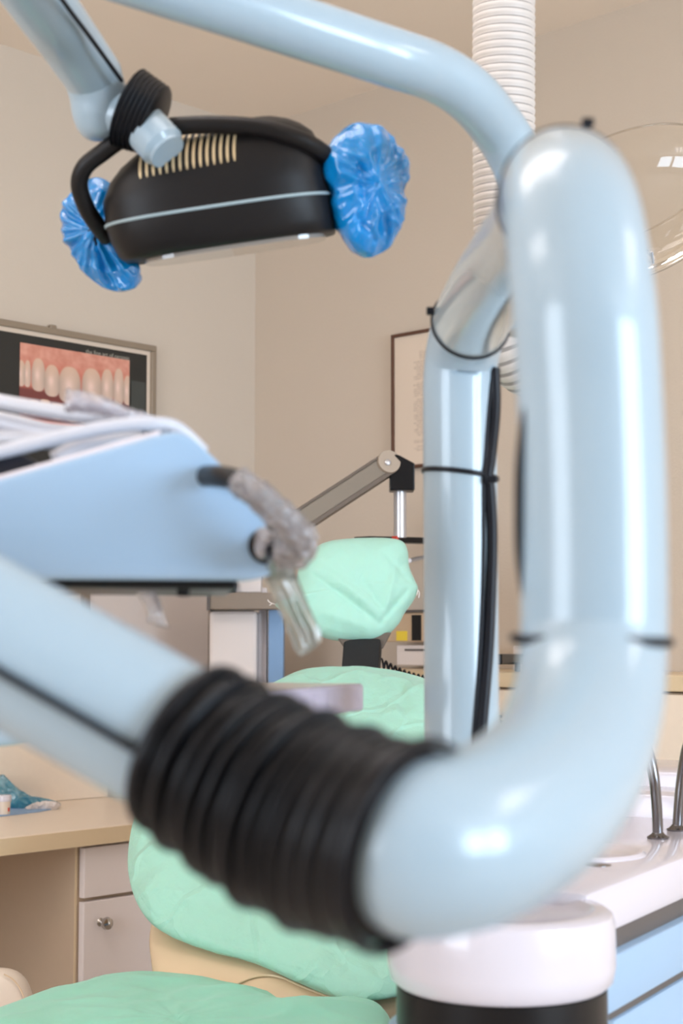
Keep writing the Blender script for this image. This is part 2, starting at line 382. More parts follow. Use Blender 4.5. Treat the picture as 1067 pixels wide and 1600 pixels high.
# ---- poster of teeth
def wallL(a, z, off): return RM(a, off, z)
aR, _ = ab(onL(237, 543)); zT = (onL(237, 543).z+onL(5, 501).z)/2; zBt = onL(233, 770).z
aLft = aR+.86
poster = thing('poster', RM(aR+.4, .01, zBt), 'framed dental poster showing a close-up of upper and lower teeth on black', 'poster')
obj('backing', rbox(aR+.008, aLft-.008, .002, .012, zBt+.008, zT-.008), PBLACK, poster)
for (x0, x1, z0, z1, nm) in ((aR, aLft, zT-.016, zT, 'frame_rail'), (aR, aLft, zBt, zBt+.016, 'frame_rail'), (aR, aR+.016, zBt+.016, zT-.016, 'frame_stile'), (aLft-.016, aLft, zBt+.016, zT-.016, 'frame_stile')):
    obj(nm, rbox(x0, x1, .002, .022, z0, z1, .002), FRAMEG, poster)
mg = bmesh.new()
for (x0, x1, z0, z1) in ((aR+.016, aLft-.016, zT-.027, zT-.016), (aR+.016, aR+.026, zBt+.016, zT-.027), (aLft-.026, aLft-.016, zBt+.016, zT-.027)):
    hexa(mg, [RM(x0,.012,z0),RM(x1,.012,z0),RM(x1,.0135,z0),RM(x0,.0135,z0),RM(x0,.012,z1),RM(x1,.012,z1),RM(x1,.0135,z1),RM(x0,.0135,z1)])
obj('mount', mg, PAPER, poster)
hook = obox(RM(aR+.33, .012, zT+.003), E1, E2, Vector((0,0,1)), .02, .012, .012, .003); obj('hook', hook, FRAMEG, poster)
# printed photograph as a colour grid
aP0, _ = ab(onL(26, 560)); aP1, _ = ab(onL(197, 590)); zP1 = onL(197, 564).z; zP0 = onL(26, 673).z
def sm(e0, e1, x): t_ = max(0, min(1, (x-e0)/(e1-e0))); return t_*t_*(3-2*t_)
up = [(-.02,.045,.20,.50),(.04,.095,.19,.50),(.105,.218,.15,.53),(.218,.347,.20,.57),(.347,.537,.19,.62),(.556,.73,.17,.60),(.733,.845,.15,.57),(.85,.945,.12,.57),(.945,1.02,.19,.55)]
lo = [(.03,.085,.66,.80),(.085,.175,.64,.80),(.18,.27,.61,.80),(.272,.40,.645,.82),(.41,.53,.66,.83),(.535,.66,.67,.84),(.665,.78,.66,.84),(.785,.88,.66,.82),(.885,.97,.68,.82)]
def print_col(u, v):
    nz = noise.noise(Vector((u*9, v*6, 3)))*.5+noise.noise(Vector((u*30, v*22, 7)))*.25
    c = Vector((214, 146, 126))+Vector((18, 26, 26))*nz*1.6
    c = c.lerp(Vector((198, 96, 80)), sm(.12, .3, v)*.5)
    mouth = sm(.46, .54, v)*(1-sm(.84, .9, v)); c = c.lerp(Vector((120, 62, 58)), mouth)
    if v > .86: c = c.lerp(Vector((216, 110, 76)), sm(.84, .9, v))
    for (x0, x1, y0, y1) in up+lo:
        cx = (x0+x1)/2; hx = (x1-x0)/2*1.05; cy = (y0+y1)/2; hy = (y1-y0)/2
        dx = abs(u-cx)/hx; dy = abs(v-cy)/hy
        upper = y0 < .5
        rr = (dx**2.4+dy**(2.2 if ((v < cy) == upper) else 5))
        if rr < 1.12:
            k = 1-sm(.86, 1.12, rr); base = Vector((216, 186, 168)) if upper else Vector((212, 176, 152))
            base = base*(1-.16*dx*dx)+Vector((24, 20, 24))*math.exp(-((u-cx+.01)/(hx*.35))**2-((v-cy)/(hy*.35))**2)
            if upper and v < cy: base = base.lerp(Vector((222, 178, 148)), (cy-v)/hy*.5)
            c = c.lerp(base, k)
    e = min(u, 1-u, .5)/.03
    return c
NU, NV = 200, 110
me = bpy.data.meshes.new('printed_photo'); vs = []; fs = []
for j in range(NV+1):
    for i in range(NU+1): vs.append(RM(aP0+(aP1-aP0)*i/NU, .0137, zP1+(zP0-zP1)*j/NV))
for j in range(NV):
    for i in range(NU): q = j*(NU+1)+i; fs.append((q, q+NU+1, q+NU+2, q+1))
me.from_pydata([tuple(v) for v in vs], [], fs)
ca = me.color_attributes.new('print', 'FLOAT_COLOR', 'POINT')
for j in range(NV+1):
    for i in range(NU+1): ca.data[j*(NU+1)+i].color = (*lin(print_col(i/NU, j/NV)), 1)
def vcol(name, rough=.35):
    m = bpy.data.materials.new(name); m.use_nodes = True; b = m.node_tree.nodes['Principled BSDF']
    a = m.node_tree.nodes.new('ShaderNodeVertexColor'); a.layer_name = 'print'
    m.node_tree.links.new(a.outputs[0], b.inputs['Base Color']); b.inputs['Roughness'].default_value = rough; return m
me.materials.append(vcol('printed_ink'))
me.transform(WROT); o = bpy.data.objects.new('printed_photo', me); C.objects.link(o); o.parent = poster; o.location = -poster.location
def text(name, s, size, origin, xdir, zdir, m, parent):
    cu = bpy.data.curves.new(name, 'FONT'); cu.body = s; cu.size = size; cu.extrude = .0002
    to = bpy.data.objects.new('tmp', cu); C.objects.link(to)
    bpy.context.view_layer.update()
    me = bpy.data.meshes.new_from_object(to); bpy.data.objects.remove(to)
    nrm = xdir.cross(zdir)
    for v in me.vertices: v.co = origin+xdir*v.co.x+zdir*v.co.y+nrm*v.co.z
    me.transform(WROT); me.materials.clear(); me.materials.append(m)
    o = bpy.data.objects.new(name, me); C.objects.link(o); o.parent = parent; o.location = -parent.location; return o
text('lettering', 'the fine art of ceramic', .0158, onL(134, 552, .0137), -E1, Vector((0,0,1)), TEXTM, poster)
# dark second picture block at the right of the print (grey box)
obj('grey_block', rbox(ab(onL(222,600))[0], ab(onL(200,600))[0], .0125, .0136, onL(210, 668).z, onL(210, 597).z), mat('poster_grey', (66, 68, 64), .5), poster)

# ---- certificate on the right wall
bL = ab(onR(620, 600))[1]; bRt = ab(onR(762, 600))[1]; zt = onR(620, 529).z; zb = onR(650, 727).z
cert = thing('certificate', RM(.01, (bL+bRt)/2, zb), 'framed certificate with small print and thin dark brown frame on right wall', 'certificate')
me = bpy.data.meshes.new('sheet'); vs = []; fs = []; NU, NV = 90, 240
for j in range(NV+1):
    for i in range(NU+1): vs.append(tuple(RM(.009, bL+(bRt-bL)*i/NU, zt+(zb-zt)*j/NV)))
for j in range(NV):
    for i in range(NU): q = j*(NU+1)+i; fs.append((q, q+NU+1, q+NU+2, q+1))
me.from_pydata(vs, [], fs); ca = me.color_attributes.new('print', 'FLOAT_COLOR', 'POINT')
rows = [(.13,.06,.55,0),(.16,.3,.6,0)]+[(.195,.0,1,.1)]
for j in range(NV+1):
    v = j/NV; ln = int(v*62)
    for i in range(NU+1):
        u = i/NU; k = 0
        if (.13 < v < .20 and .28 < u < .75) or (.20 < v < .78 and .22 < u < .80 and ln not in (22, 30)) or (.81 < v < .90 and .22 < u < .7 and ln not in (52,)):
            k = (.5 if (v*62) % 1 < .5 else .15)*(0.6+.8*noise.noise(Vector((u*60, ln*5.3, 1))))
            if u < .25 and noise.noise(Vector((ln*3.1, 0, 0))) > 0: k = 0
        ca.data[j*(NU+1)+i].color = (*lin(Vector((224, 206, 188)).lerp(Vector((120, 100, 90)), max(0, min(1, k*.6)))), 1)
me.materials.append(vcol('certificate_print', .5))
me.transform(WROT); o = bpy.data.objects.new('sheet', me); C.objects.link(o); o.parent = cert; o.location = -cert.location
obj('backing', rbox(.001, .0085, bL, bRt, zb, zt), PAPER, cert)
for (b0, b1, z0, z1, nm) in ((bL-.007, bRt+.007, zt, zt+.008, 'frame_rail'), (bL-.007, bRt+.007, zb-.008, zb, 'frame_rail'), (bL-.007, bL, zb, zt, 'frame_stile'), (bRt, bRt+.007, zb, zt, 'frame_stile')):
    obj(nm, rbox(.001, .016, b0, b1, z0, z1, .001), BROWN, cert)

# ---- low cabinet run along the right wall
A0 = .30
zc1 = hit(1056, 1055, RM(A0, 0), E1).z; zc0 = hit(1056, 1081, RM(A0, 0), E1).z
t = thing('low_cabinet', RM(.15, 1.6, 0), 'long beige low cabinet along the right wall behind the patient chair', 'cabinet')
obj('cabinet_body', rbox(.02, A0-.012, .60, 3.9, 0, zc0-.003), DESKD, t)
obj('worktop', rbox(.001, A0+.004, .58, 3.92, zc0, zc1, .003), DESKE, t)
for k in range(6):
    dd = obj('door', rbox(A0-.011, A0, .61+k*.545, .61+k*.545+.54, .08, zc0-.006, .002), DESK, t)
    if k == 1:
        hp = hit(783, 1120, RM(A0, 0), E1)
        obj('handle', sweep([hp+E1*.0, hp+E1*.02, hp+E1*.025+E2*.02+Vector((0,0,-.01)), hp+E1*.0+E2*.045+Vector((0,0,-.02))], .004, 8), CABLE, dd, True)

# ---- column stand left of the headrest
t = thing('column_stand', Vector((px(375, 1000, 3.95).x, 3.98, 0)), 'white and blue column stand with a taupe crossbar in the room corner', 'stand')
Z = Vector((0,0,1)); X = Vector((1,0,0)); Y = Vector((0,1,0))
def colbox(x0, x1, ytop, ybot, d, dep, m, nm, r=.004, zbot=None):
    p0 = px(x0, ytop, d); p1 = px(x1, ytop, d); z1 = p0.z; z0 = px(x0, ybot, d).z if zbot is None else zbot
    c = Vector(((p0.x+p1.x)/2, p0.y+dep/2, (z0+z1)/2)); return obj(nm, obox(c, X, Y, Z, p1.x-p0.x, dep, z1-z0, r), m, t)
colbox(327, 402, 954, 0, 3.92, .10, CREAMW, 'column', .01, 0.012)
colbox(404, 417, 918, 0, 3.98, .06, DOORF, 'channel', .002, 0.012)
colbox(419, 443, 950, 0, 3.94, .09, BLUE3, 'blue_column', .004, 0.012)
cb = colbox(326, 436, 926, 952, 3.86, .16, GREYTAUPE, 'crossbar', .003)
colbox(323, 328, 924, 954, 3.855, .17, DKGREY, 'crossbar_end', .001)
colbox(362, 408, 898, 926, 3.93, .08, CREAMW, 'head_box', .003)
colbox(332, 368, 910, 925, 3.90, .06, BLACKG, 'clamp', .003)
obj('foot', obox(Vector((px(380,1000,3.95).x, 3.99, .008)), X, Y, Z, .26, .20, .016, .003), DKGREY, t)

# ---- swing arm over headrest
t = thing('swing_arm', px(600, 843, 3.62), 'taupe folding swing arm with black elbow on a silver post behind headrest', 'arm')
pA = px(602, 727, 3.55); pB = px(395, 862, 3.40)
d_ = (pB-pA).normalized(); side = Vector((0,-1,0)) - d_*(-d_.y); side = side.normalized(); upv = d_.cross(side).normalized()
if upv.z < 0: upv = -upv
L_ = (pB-pA).length
obj('arm_bar', obox((pA+pB)/2, d_, side, upv, L_, .045, .040, .004), mat('arm_taupe', (132,121,108), .45), t)
bm = bmesh.new()
obox((pA+pB)/2+upv*.0215, d_, side, upv, L_, .05, .006, .001, bm); obox((pA+pB)/2-upv*.0225, d_, side, upv, L_, .05, .009, .001, bm)
obj('arm_edge', bm, TAUPED, t)
obj('arm_end', lathe(pA-side*-.0-side*.03, [(.001,0),(.026,0),(.027,.004),(.027,.056),(.026,.06),(.001,.06)], side, 40), mat('arm_taupe_end', (172,156,140), .45), t, True)
obj('pivot_bolt', lathe(pA+d_*.006+side*.028, [(.001,0),(.007,0),(.007,.006),(.004,.008),(.001,.008)], side, 20), STEEL, t, True)
el = [px(598,709,3.53), px(622,710,3.53), px(648,724,3.53), px(648,766,3.53), px(609,766,3.53), px(609,738,3.53)]
obj('elbow', prism(el, Vector((0,.06,0)), .003, 2), BLACKG, t)
pt = px(625, 764, 3.56); pb = px(625, 840, 3.56)
obj('post', lathe(pb, [(.0145, 0), (.0145, (pt-pb).z)], Z, 32), STEEL, t, True)
p0 = px(566, 843, 3.60); p1 = onR(710, 846, .0)
dd = (p1-p0).normalized(); sd = dd.cross(Z).normalized()
obj('base_bar', obox((p0+p1)/2, dd, sd, Z, (p1-p0).length, .05, .014, .002), BLACKG, t)
rp = px(617, 842, 3.57); obj('red_marker', obox(rp+Vector((0,-.02,0)), dd, sd, Z, .010, .012, .010), RED, t)
obj('wall_plate', obox(p1+E1*.008, E2, E1, Z, .09, .014, .12, .003), DKGREY, t)
p0 = px(640, 876, 3.66); p1 = onR(690, 864, .0)
obj('stay', sweep([p0, p1], .005, 12), STEEL, t, True)

# ---- boxes standing on low cabinet / on wall near the chair's neck
def wallbox(x0, x1, y0, y1, o0, o1, m, r=.003):
    A = onR(x0, y0, o1); B = onR(x1, y1, o1); b0 = ab(A)[1]; b1 = ab(B)[1]
    z1 = onR((x0+x1)/2, y0, o1).z; z0 = onR((x0+x1)/2, y1, o1).z
    return rbox(o0, o1, b0, b1, z0, z1, r), (A+B)/2
t = thing('wall_device', onR(630, 1000, .1), 'beige wall mounted control box with dark opening beside the headrest', 'box')
bm, _ = wallbox(596, 676, 957, 1003, .001, .12, mat('box_beige', (196,170,142), .5)); obj('housing', bm, MATS['box_beige'], t)
bm, _ = wallbox(643, 657, 961, 1001, .1205, .123, BLACKG, 0); obj('screen', bm, BLACKG, t)
bm, _ = wallbox(592, 680, 953, 957, .001, .125, DKGREY, 0); obj('lid', bm, DKGREY, t)
bm, _ = wallbox(619, 636, 986, 1001, .1205, .1215, YELLOW, 0); tag(obj('sticky_note', bm, YELLOW), 'yellow sticky note on beige control box', 'note')
t = thing('intercom', onR(640, 1030, .1), 'small off-white desk box with grey slot below the beige control box', 'box')
bm, _ = wallbox(619, 672, 1008, 1040, .001, .11, CREAMW); obj('housing', bm, CREAMW, t)
bm, _ = wallbox(632, 668, 1014, 1017, .1105, .112, DKGREY, 0); obj('slot', bm, DKGREY, t)
# coiled cord
P = []
q0 = px(596, 1036, 3.5); q1 = px(690, 1066, 3.45)
for i in range(361):
    s = i/360; c = q0.lerp(q1, s)+Vector((0,0,-.01*math.sin(PI*s))); an = s*2*PI*13
    P.append(c+Vector((0,0,1))*math.cos(an)*.0095+Vector((.1,1,0))*math.sin(an)*.0095)
obj('coiled_cord', sweep(P, .0025, 8), CABLE, t, True)
# black bracket between pole and front arm
t = thing('wall_bracket', px(795, 1031, 3.1), 'black square bracket holding a thin cable right of the steel-blue pole', 'bracket')
p0 = px(773, 1030, 3.2); p1 = onR(860, 1030, .0)
dd = (p1-p0).normalized(); sd = dd.cross(Z).normalized()
obj('bracket_arm', obox((p0+p1)/2, dd, sd, Z, (p1-p0).length, .03, .022, .003), BLACKG, t)
obj('bracket_lug', obox(px(809, 1042, 3.3), X, Y, Z, .012, .02, .02, .002), BLACKG, t)
obj('cable', tube([(774,1036,3.2),(772,1060,3.2),(765,1085,3.2),(757,1120,3.22),(752,1200,3.25)], .0022, 8, 8), CABLE, t, True)
bm, _ = wallbox(801, 850, 1009, 1050, .001, .05, CREAMW); tag(obj('socket_box', bm, CREAMW), 'pale wall socket box above the low cabinet', 'socket')

# ================================================================== EXTRACTION HOSE AND DOME
hp = crom(pxs([(787,-1000,1.9),(787,-500,1.9),(787,0,1.9),(787,200,1.9),(789,380,1.9),(790,480,1.9),(796,535,1.9),(825,572,1.92),(880,578,1.95),(930,540,1.99),(955,480,2.02),(962,430,2.05)]), 24)
top = hp[0].copy(); 
hp = [Vector((top.x, top.y, CEIL-.001))]+[p for p in hp if p.z < CEIL-.01]
Lh = sum((hp[i+1]-hp[i]).length for i in range(len(hp)-1)); NR = int(Lh/.0094); SUB = 4
hp, _ = resample(hp, NR*SUB)
hose = thing('extraction_hose', hp[0], 'white ribbed extraction hose hanging from the ceiling', 'hose')
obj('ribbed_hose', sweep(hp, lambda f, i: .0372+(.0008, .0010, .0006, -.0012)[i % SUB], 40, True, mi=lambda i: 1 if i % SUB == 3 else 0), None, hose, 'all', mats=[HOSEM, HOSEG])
obj('ceiling_collar', lathe(Vector((hp[0].x, hp[0].y, CEIL)), [(.055, -.03), (.06, -.002)], Z, 40), WHITE, hose, True)
# dome
dc = px(985, 322, 2.05); dome = thing('clear_hood', px(975, 412, 2.05), 'clear plastic extraction hood at the end of ribbed hose, upper right', 'hood')
dn = (R_*0.25+U_*-0.86-F_*0.42).normalized()
u_ = (R_-dn*R_.dot(dn)).normalized(); v_ = dn.cross(u_)
bm = bmesh.new(); rows = []; RD = .135
for j in range(25):
    th = .10+j/24*(PI/2*1.25-.10); row = []
    for k in range(72):
        a = 2*PI*k/72
        row.append(bm.verts.new(dc+(u_*math.cos(a)*1.05+v_*math.sin(a)*.98)*math.sin(th)*RD-dn*math.cos(th)*RD*-.58))
    rows.append(row)
for j in range(24):
    for k in range(72): bm.faces.new((rows[j][k], rows[j][(k+1)%72], rows[j+1][(k+1)%72], rows[j+1][k]))
obj('hood_shell', bm, DOME, dome, 'all')
rimp = [WROT.inverted() @ v.co for v in dome.children[0].data.vertices[-72:]]
rb_ = bmesh.new(); sweep(rimp+[rimp[0]], .0012, 8, False, rb_); obj('hood_rim', rb_, DOME, dome, 'all')
lp = px(1015, 404, 2.0)
obj('latch', tube([(1008,392,2.0),(1016,396,2.0),(1020,404,2.0),(1016,411,2.0)], .0028, 5, 8), CHROME, dome, True)
obj('latch_screw', tube([(1019,394,1.99),(1021,412,1.99)], .0013, 3, 8), DCHROME, dome, True)

# ================================================================== PATIENT CHAIR AND COVERS
pTop = px(558, 1045, 3.08); pBot = px(440, 1560, 2.40)
lon = (pTop-pBot).normalized(); wd = Vector((lon.y, -lon.x, 0)).normalized(); bn = wd.cross(lon)
if bn.y > 0: bn = -bn
chair = thing('patient_chair', Vector((pBot.x-.02, 2.45, 0)), 'reclined dental patient chair in beige vinyl with headrest, mostly under green covers', 'chair')
bo = [(480,1048),(430,1070),(380,1110),(320,1165),(262,1215),(217,1265),(200,1335),(206,1390),(228,1432),(264,1460),(334,1486),(402,1504),(464,1532),(538,1560),(606,1558),(650,1540),(700,1490),(735,1420),(750,1330),(752,1240),(740,1160),(712,1100),(675,1068),(640,1055),(600,1047),(550,1044)]
bp0 = pBot.lerp(pTop, .5)
obj('backrest', cushion(bo, bp0-bn*.01, bn, .030, .045, 0, 64, 12, scale=.965), BEIGEV, chair, 'all')
cr = [(300,1330,470,1420,.010,-.004),(240,1400,330,1440,.008,.003),(380,1400,520,1500,.009,.004),(450,1440,560,1540,.007,-.004),(520,1080,500,1180,.012,-.005),(560,1060,575,1160,.010,.004),(620,1070,640,1150,.012,-.005)]
cr += [(460,1520,600,1500,.006,.003),(500,1540,590,1460,.005,-.003),(420,1470,540,1500,.005,.003),(260,1350,340,1390,.005,-.003)]
tag(obj('backrest_cover', cushion(bo, bp0, bn, .045, .05, .005, 220, 56, 11, rad=.006, seed=3, creases=cr), GREEN, None, 'all'), 'mint green disposable cover wrinkled over the chair backrest', 'cover')
# uncovered rear shell of the backrest
so = [(238,1440),(236,1500),(252,1540),(330,1572),(450,1590),(560,1598),(620,1588),(660,1560),(640,1440),(560,1350),(400,1310),(280,1340)]
sp0 = px(420, 1530, 2.50)
obj('rear_shell', cushion(so, sp0, (bn+Vector((0,-.1,.5))).normalized(), .03, .03, 0, 96, 16, pw=4), BEIGEV, chair, 'all')
seam = crom([hit(x, y, sp0+bn*.034, bn) for x, y in ((330,1562),(385,1530),(430,1525),(480,1545),(560,1575))], 8)
obj('seam', sweep(seam, .0022, 8), BEIGEV, chair, True)
# neck and headrest
ht = px(567, 1003, 3.17); hb = px(563, 1062, 3.12)
nd = (ht-hb).normalized(); ns = wd
obj('neck_bracket', obox((ht+hb)/2, ns, nd.cross(ns).normalized(), nd, .075, .030, (ht-hb).length, .004), mat('neck_black', (16,18,22), .6, bump=.3, bscale=900, dist=.001), chair)
hs = [px(522,990,3.16), px(612,988,3.16), px(598,1014,3.16), px(540,1016,3.16)]
obj('headrest_hinge', prism(hs, Vector((0,.05,0)), .003, 2), TAUPED, chair)
hn = Vector((.04, -1, .18)).normalized(); hp0 = px(555, 920, 3.20)
ho = [(462,930),(466,895),(482,866),(505,850),(545,843),(598,841),(630,848),(637,875),(640,905),(637,940),(620,970),(598,993),(570,1002),(520,999),(482,982)]
obj('headrest', cushion(ho, hp0+Vector((0,.01,0)), hn, .03, .04, 0, 64, 12, scale=.95), BEIGEV, chair, 'all')
co = [(461,912),(468,885),(486,861),(508,848),(545,842),(598,841),(628,846),(637,862),(639,885),(647,905),(653,921),(645,940),(632,958),(622,976),(600,996),(574,1003),(520,1000),(488,988),(464,975),(444,957),(430,945),(440,940),(455,932)]
hcr = [(490,905,590,978,.006,-.006),(510,900,600,970,.010,.005),(590,980,636,925,.006,-.006),(560,905,600,965,.008,-.004),(620,880,600,960,.008,.005),(500,960,580,990,.012,.004),(600,870,640,915,.008,-.004)]
cv = tag(obj('headrest_cover', cushion(co, hp0, hn, .045, .045, .003, 200, 44, 12, rad=.003, seed=9, cen=(555,920), creases=hcr), GREENL, None, 'all'), 'mint green fabric cover tied over the headrest', 'cover')
for L in ([(431,944,3.19),(426,943,3.19),(421,941,3.19),(418,937,3.19)], [(425,943,3.19),(421,946,3.19)], [(652,921,3.19),(655,926,3.19),(654,934,3.19)], [(653,923,3.19),(651,930,3.19)]):
    obj('tie_string', tube(L, .0012, 4, 6), CREAMW, cv, True).location = (0, 0, 0)
# seat
sz = .605
se = [(-150,1660),(-60,1612),(20,1583),(100,1558),(200,1540),(300,1543),(390,1560),(450,1580),(520,1588),(590,1582),(612,1610),(590,1700),(540,1850),(300,2000),(0,1980),(-150,1850)]
spl = Vector((0,0,sz)); 
obj('seat', cushion(se, spl-Vector((0,0,.045)), Z, .03, .07, 0, 64, 12, scale=.93), BEIGEV, chair, 'all')
scov = tag(obj('seat_cover', cushion(se, spl-Vector((0,0,.035)), Z, .045, .055, .006, 200, 50, 7, pw=4, rad=.006, seed=5, creases=[(300,1600,460,1570,.02,.006),(60,1600,300,1580,.03,-.004)]), mat('mint_fabric_seat', (146,218,194), .6, bump=.25, bscale=10, sub=.12, sheen=.2, dist=.01), None, 'all'), 'mint green disposable cover over the seat, bottom of picture', 'cover')
cx_, cy_ = px(330, 1600, 2.0).x, 2.05
obj('pedestal', lathe(Vector((cx_, cy_, .02)), [(.16, 0), (.15, .05), (.09, .10), (.09, .46), (.14, .50)], Z, 40), CREAMW, chair, True)
obj('base_plate', obox(Vector((cx_, cy_, .012)), X, Y, Z, .55, .8, .024, .008), DKGREY, chair)
b0 = Vector((cx_, cy_+.1, .50)); b1 = sp0+Vector((.03, .12, -.02))
obj('backrest_support', sweep(crom([b0, b0.lerp(b1, .5)+Vector((0,.03,-.03)), b1, b1.lerp(pTop, .5)-bn*.05, pTop-bn*.045], 6), .022, 16), DKGREY, chair, True)

# ---- wrapped tray slab over the backrest
tray = thing('instrument_tray', px(500, 1095, 1.6), 'lilac plastic-wrapped tray edge over the chair backrest behind black bellows', 'tray')
tp = [(566,1067,1.62),(430,1066,1.9),(330,1080,1.8),(330,1150,1.35),(420,1116,1.42),(470,1112,1.5)]
A = px(566, 1069, 1.60); B = px(452, 1088, 1.42); 
ex = (A-B); ex.z = 0; ex = ex.normalized(); ey = Vector((-ex.y, ex.x, 0))
ctr = A - ex*.22 + ey*.075
obj('tray_body', obox(ctr-Vector((0,0,.013)), ex, ey, Z, .43, .15, .024, .003), mat('lilac_tray', (216,212,228), .4, bump=.3, bscale=60, dist=.002), tray)
obj('plastic_film', obox(ctr-Vector((0,0,.013)), ex, ey, Z, .436, .156, .028, .004), LILAC, tray)
obj('tray_arm', sweep([ctr+Vector((0,0,-.02))-ex*.15, ctr+Vector((-.10,0,-.03))-ex*.2, Vector((ctr.x-.30, 1.35, 1.10)), px(-200, 885, 1.15)], .012, 12), BLUE, tray, True)

# ================================================================== DESK ITEMS
sf = tag(obj('paper_napkin', prism([hit(x, y, Vector((0,0,.7425)), Z) for x, y in ((-60,1268),(-60,1286),(0,1276),(60,1269),(86,1264),(70,1252),(0,1258))], Vector((0,0,.002))), BLUENAP), 'blue paper napkin on the desk corner under the crumpled bag', 'napkin')
bagp = hit(40, 1258, Vector((0,0,.75)), Z); nb = Vector((0.1,-1,.3)).normalized()
bg = [(-10,1240),(-8,1222),(4,1211),(16,1222),(40,1240),(64,1252),(90,1254),(94,1260),(84,1266),(60,1268),(30,1266),(0,1258)]
tag(obj('plastic_bag', cushion(bg, bagp, nb, .03, .02, .014, 120, 20, 26, seed=2, edge=.004), CYANBAG, None, False), 'crumpled blue-green clear plastic bag on the desk', 'bag')
wl = [(38,1264),(60,1253),(88,1253),(94,1259),(84,1266),(60,1268)]
tag(obj('crumpled_tissue', cushion(wl, bagp+nb*.028, nb, .012, .01, .008, 60, 10, 40, seed=4), CREAMW, None, False), 'white crumpled tissue end lying in front of the blue-green bag', 'tissue')
cp = hit(6, 1272, Vector((0,0,.7447)), Z)
cup = thing('plastic_cup', cp, 'small white plastic cup on the napkin at the left edge', 'cup')
obj('cup_body', lathe(cp, [(.0135,0),(.0145,.028),(.0145,.03)], Z, 32), CREAMV, cup, True)
obj('cup_rim', lathe(cp, [(.0165,.029),(.0165,.040),(.015,.043),(.002,.043)], Z, 32), WHITE, cup, True)
obj('red_mark', lathe(cp+Vector((.0113,-.006,.007)), [(.001,0),(.003,0),(.003,.008),(.001,.008)], Z, 8), RED, cup)
# stool at lower left
stp = px(-30, 1600, 2.75)
stool = thing('stool', Vector((stp.x, stp.y, 0)), 'cream vinyl operator stool in front of the kneehole, lower left corner', 'stool')
so_ = [(-120,1560),(-90,1525),(-30,1513),(15,1513),(38,1526),(50,1550),(58,1585),(60,1650),(-20,1670),(-110,1650)]
obj('backrest', cushion(so_, stp, Vector((.15,-1,.2)), .035, .04, 0, 80, 16, pw=5), CREAMV, stool, 'all')
sp = crom([hit(x, y, stp+Vector((.15,-1,.2)).normalized()*.036, Vector((.15,-1,.2))) for x, y in ((6,1522),(22,1532),(34,1550),(38,1566),(34,1582))], 6)
obj('piping', sweep(sp, .0012, 6), BEIGEV, stool, True)
stc = Vector((stp.x+.05, stp.y-.22, .46)); obj('seat', lathe(Vector((stp.x, stp.y-.20, .36)), [(.12,0),(.18,.01),(.19,.04),(.17,.065),(.05,.07)], Z, 48), CREAMV, stool, True)
obj('gas_lift', lathe(Vector((stp.x, stp.y-.20, .06)), [(.025,0),(.025,.30)], Z, 20), CHROME, stool, True)
obj('back_stem', sweep([Vector((stp.x, stp.y-.2, .345)), Vector((stp.x, stp.y+.05, .345)), Vector((stp.x, stp.y+.045, .46))], .012, 10), CHROME, stool, True)
for k in range(5):
    a = 2*PI*k/5+.3; e = Vector((stp.x+.24*math.cos(a), stp.y-.20+.24*math.sin(a), .06))
    lg = obj('leg', sweep([Vector((stp.x, stp.y-.20, .09)), e], .014, 10), CHROME, stool, True)
    cs = lathe(e+Vector((0,-.012,-.033)), [(.001,0),(.026,0),(.026,.022),(.001,.022)], Vector((math.cos(a), math.sin(a), 0)).cross(Z), 20)
    obj('castor', cs, BLACK, lg, True)

# ================================================================== CUSPIDOR UNIT (white basin, blue cabinet)
RC = Vector((px(778, 1415, 1.50).x, 1.50, 0)); RZ = .884
unit = thing('cuspidor_unit', Vector((RC.x+.15, 1.75, 0)), 'white and pale blue cuspidor unit with round pole socket, lower right', 'cuspidor')
rim = [(.085,-.070),(.098,-.070),(.1045,-.064),(.107,-.05),(.1065,-.012),(.1045,-.004),(.099,.0),(.088,.0),(.083,-.004),(.078,-.007),(.03,-.007),(.001,-.007)]
obj('round_shell', lathe(RC+Vector((0,0,RZ)), rim, Z, 96), WHITE, unit, True)
obj('black_band', lathe(RC, [(.09,.755),(.0985,.755),(.0985,RZ-.071),(.09,RZ-.071)], Z, 96), BLACKG, unit, True)
obj('blue_pedestal', lathe(RC, [(.10,0),(.10,.70),(.108,.72),(.109,.765),(.106,.775),(.100,.778)], Z, 96), BLUE2, unit, True)
dA = Vector((.5, .866, 0)); nA = Vector((-.866, .5, 0))
A = Vector((.268, 1.585, 0))
def ub(s0, s1, w0, w1, z0, z1, r=0):
    c = A+dA*(s0+s1)/2+nA*(w0+w1)/2+Vector((0,0,(z0+z1)/2)); return obox(c, dA, nA, Z, s1-s0, w1-w0, z1-z0, r)
obj('basin_shell', ub(-.06, .60, 0, .21, .842, .892, .010), WHITE, unit, True)
obj('rear_step', ub(.585, .70, -.02, .30, .842, .925, .008), WHITE, unit, True)
obj('rear_ledge', ub(.69, .90, -.04, .34, .842, .948, .008), WHITE, unit, True)
bow = lathe(A+dA*.20+nA*.11+Vector((0,0,.885)), [(.002,.0072),(.060,.0075),(.066,.0105),(.070,.011),(.074,.008),(.074,.0)], Z, 64); obj('bowl_rim', bow, WHITE, unit, True)
obj('drain', lathe(A+dA*.12+nA*.06+Vector((0,0,.8905)), [(.002,0),(.016,0),(.016,.002),(.002,.003)], Z, 32), DCHROME, unit, True)
obj('grey_band', ub(-.03, .9, .008, .2, .822, .843), DKGREY, unit)
obj('blue_cabinet', ub(-.04, .9, -.004, .2, .768, .823, .004), BLUE2, unit, True)
obj('cabinet_groove', ub(-.03, .9, .004, .19, .758, .768), DKGREY, unit)
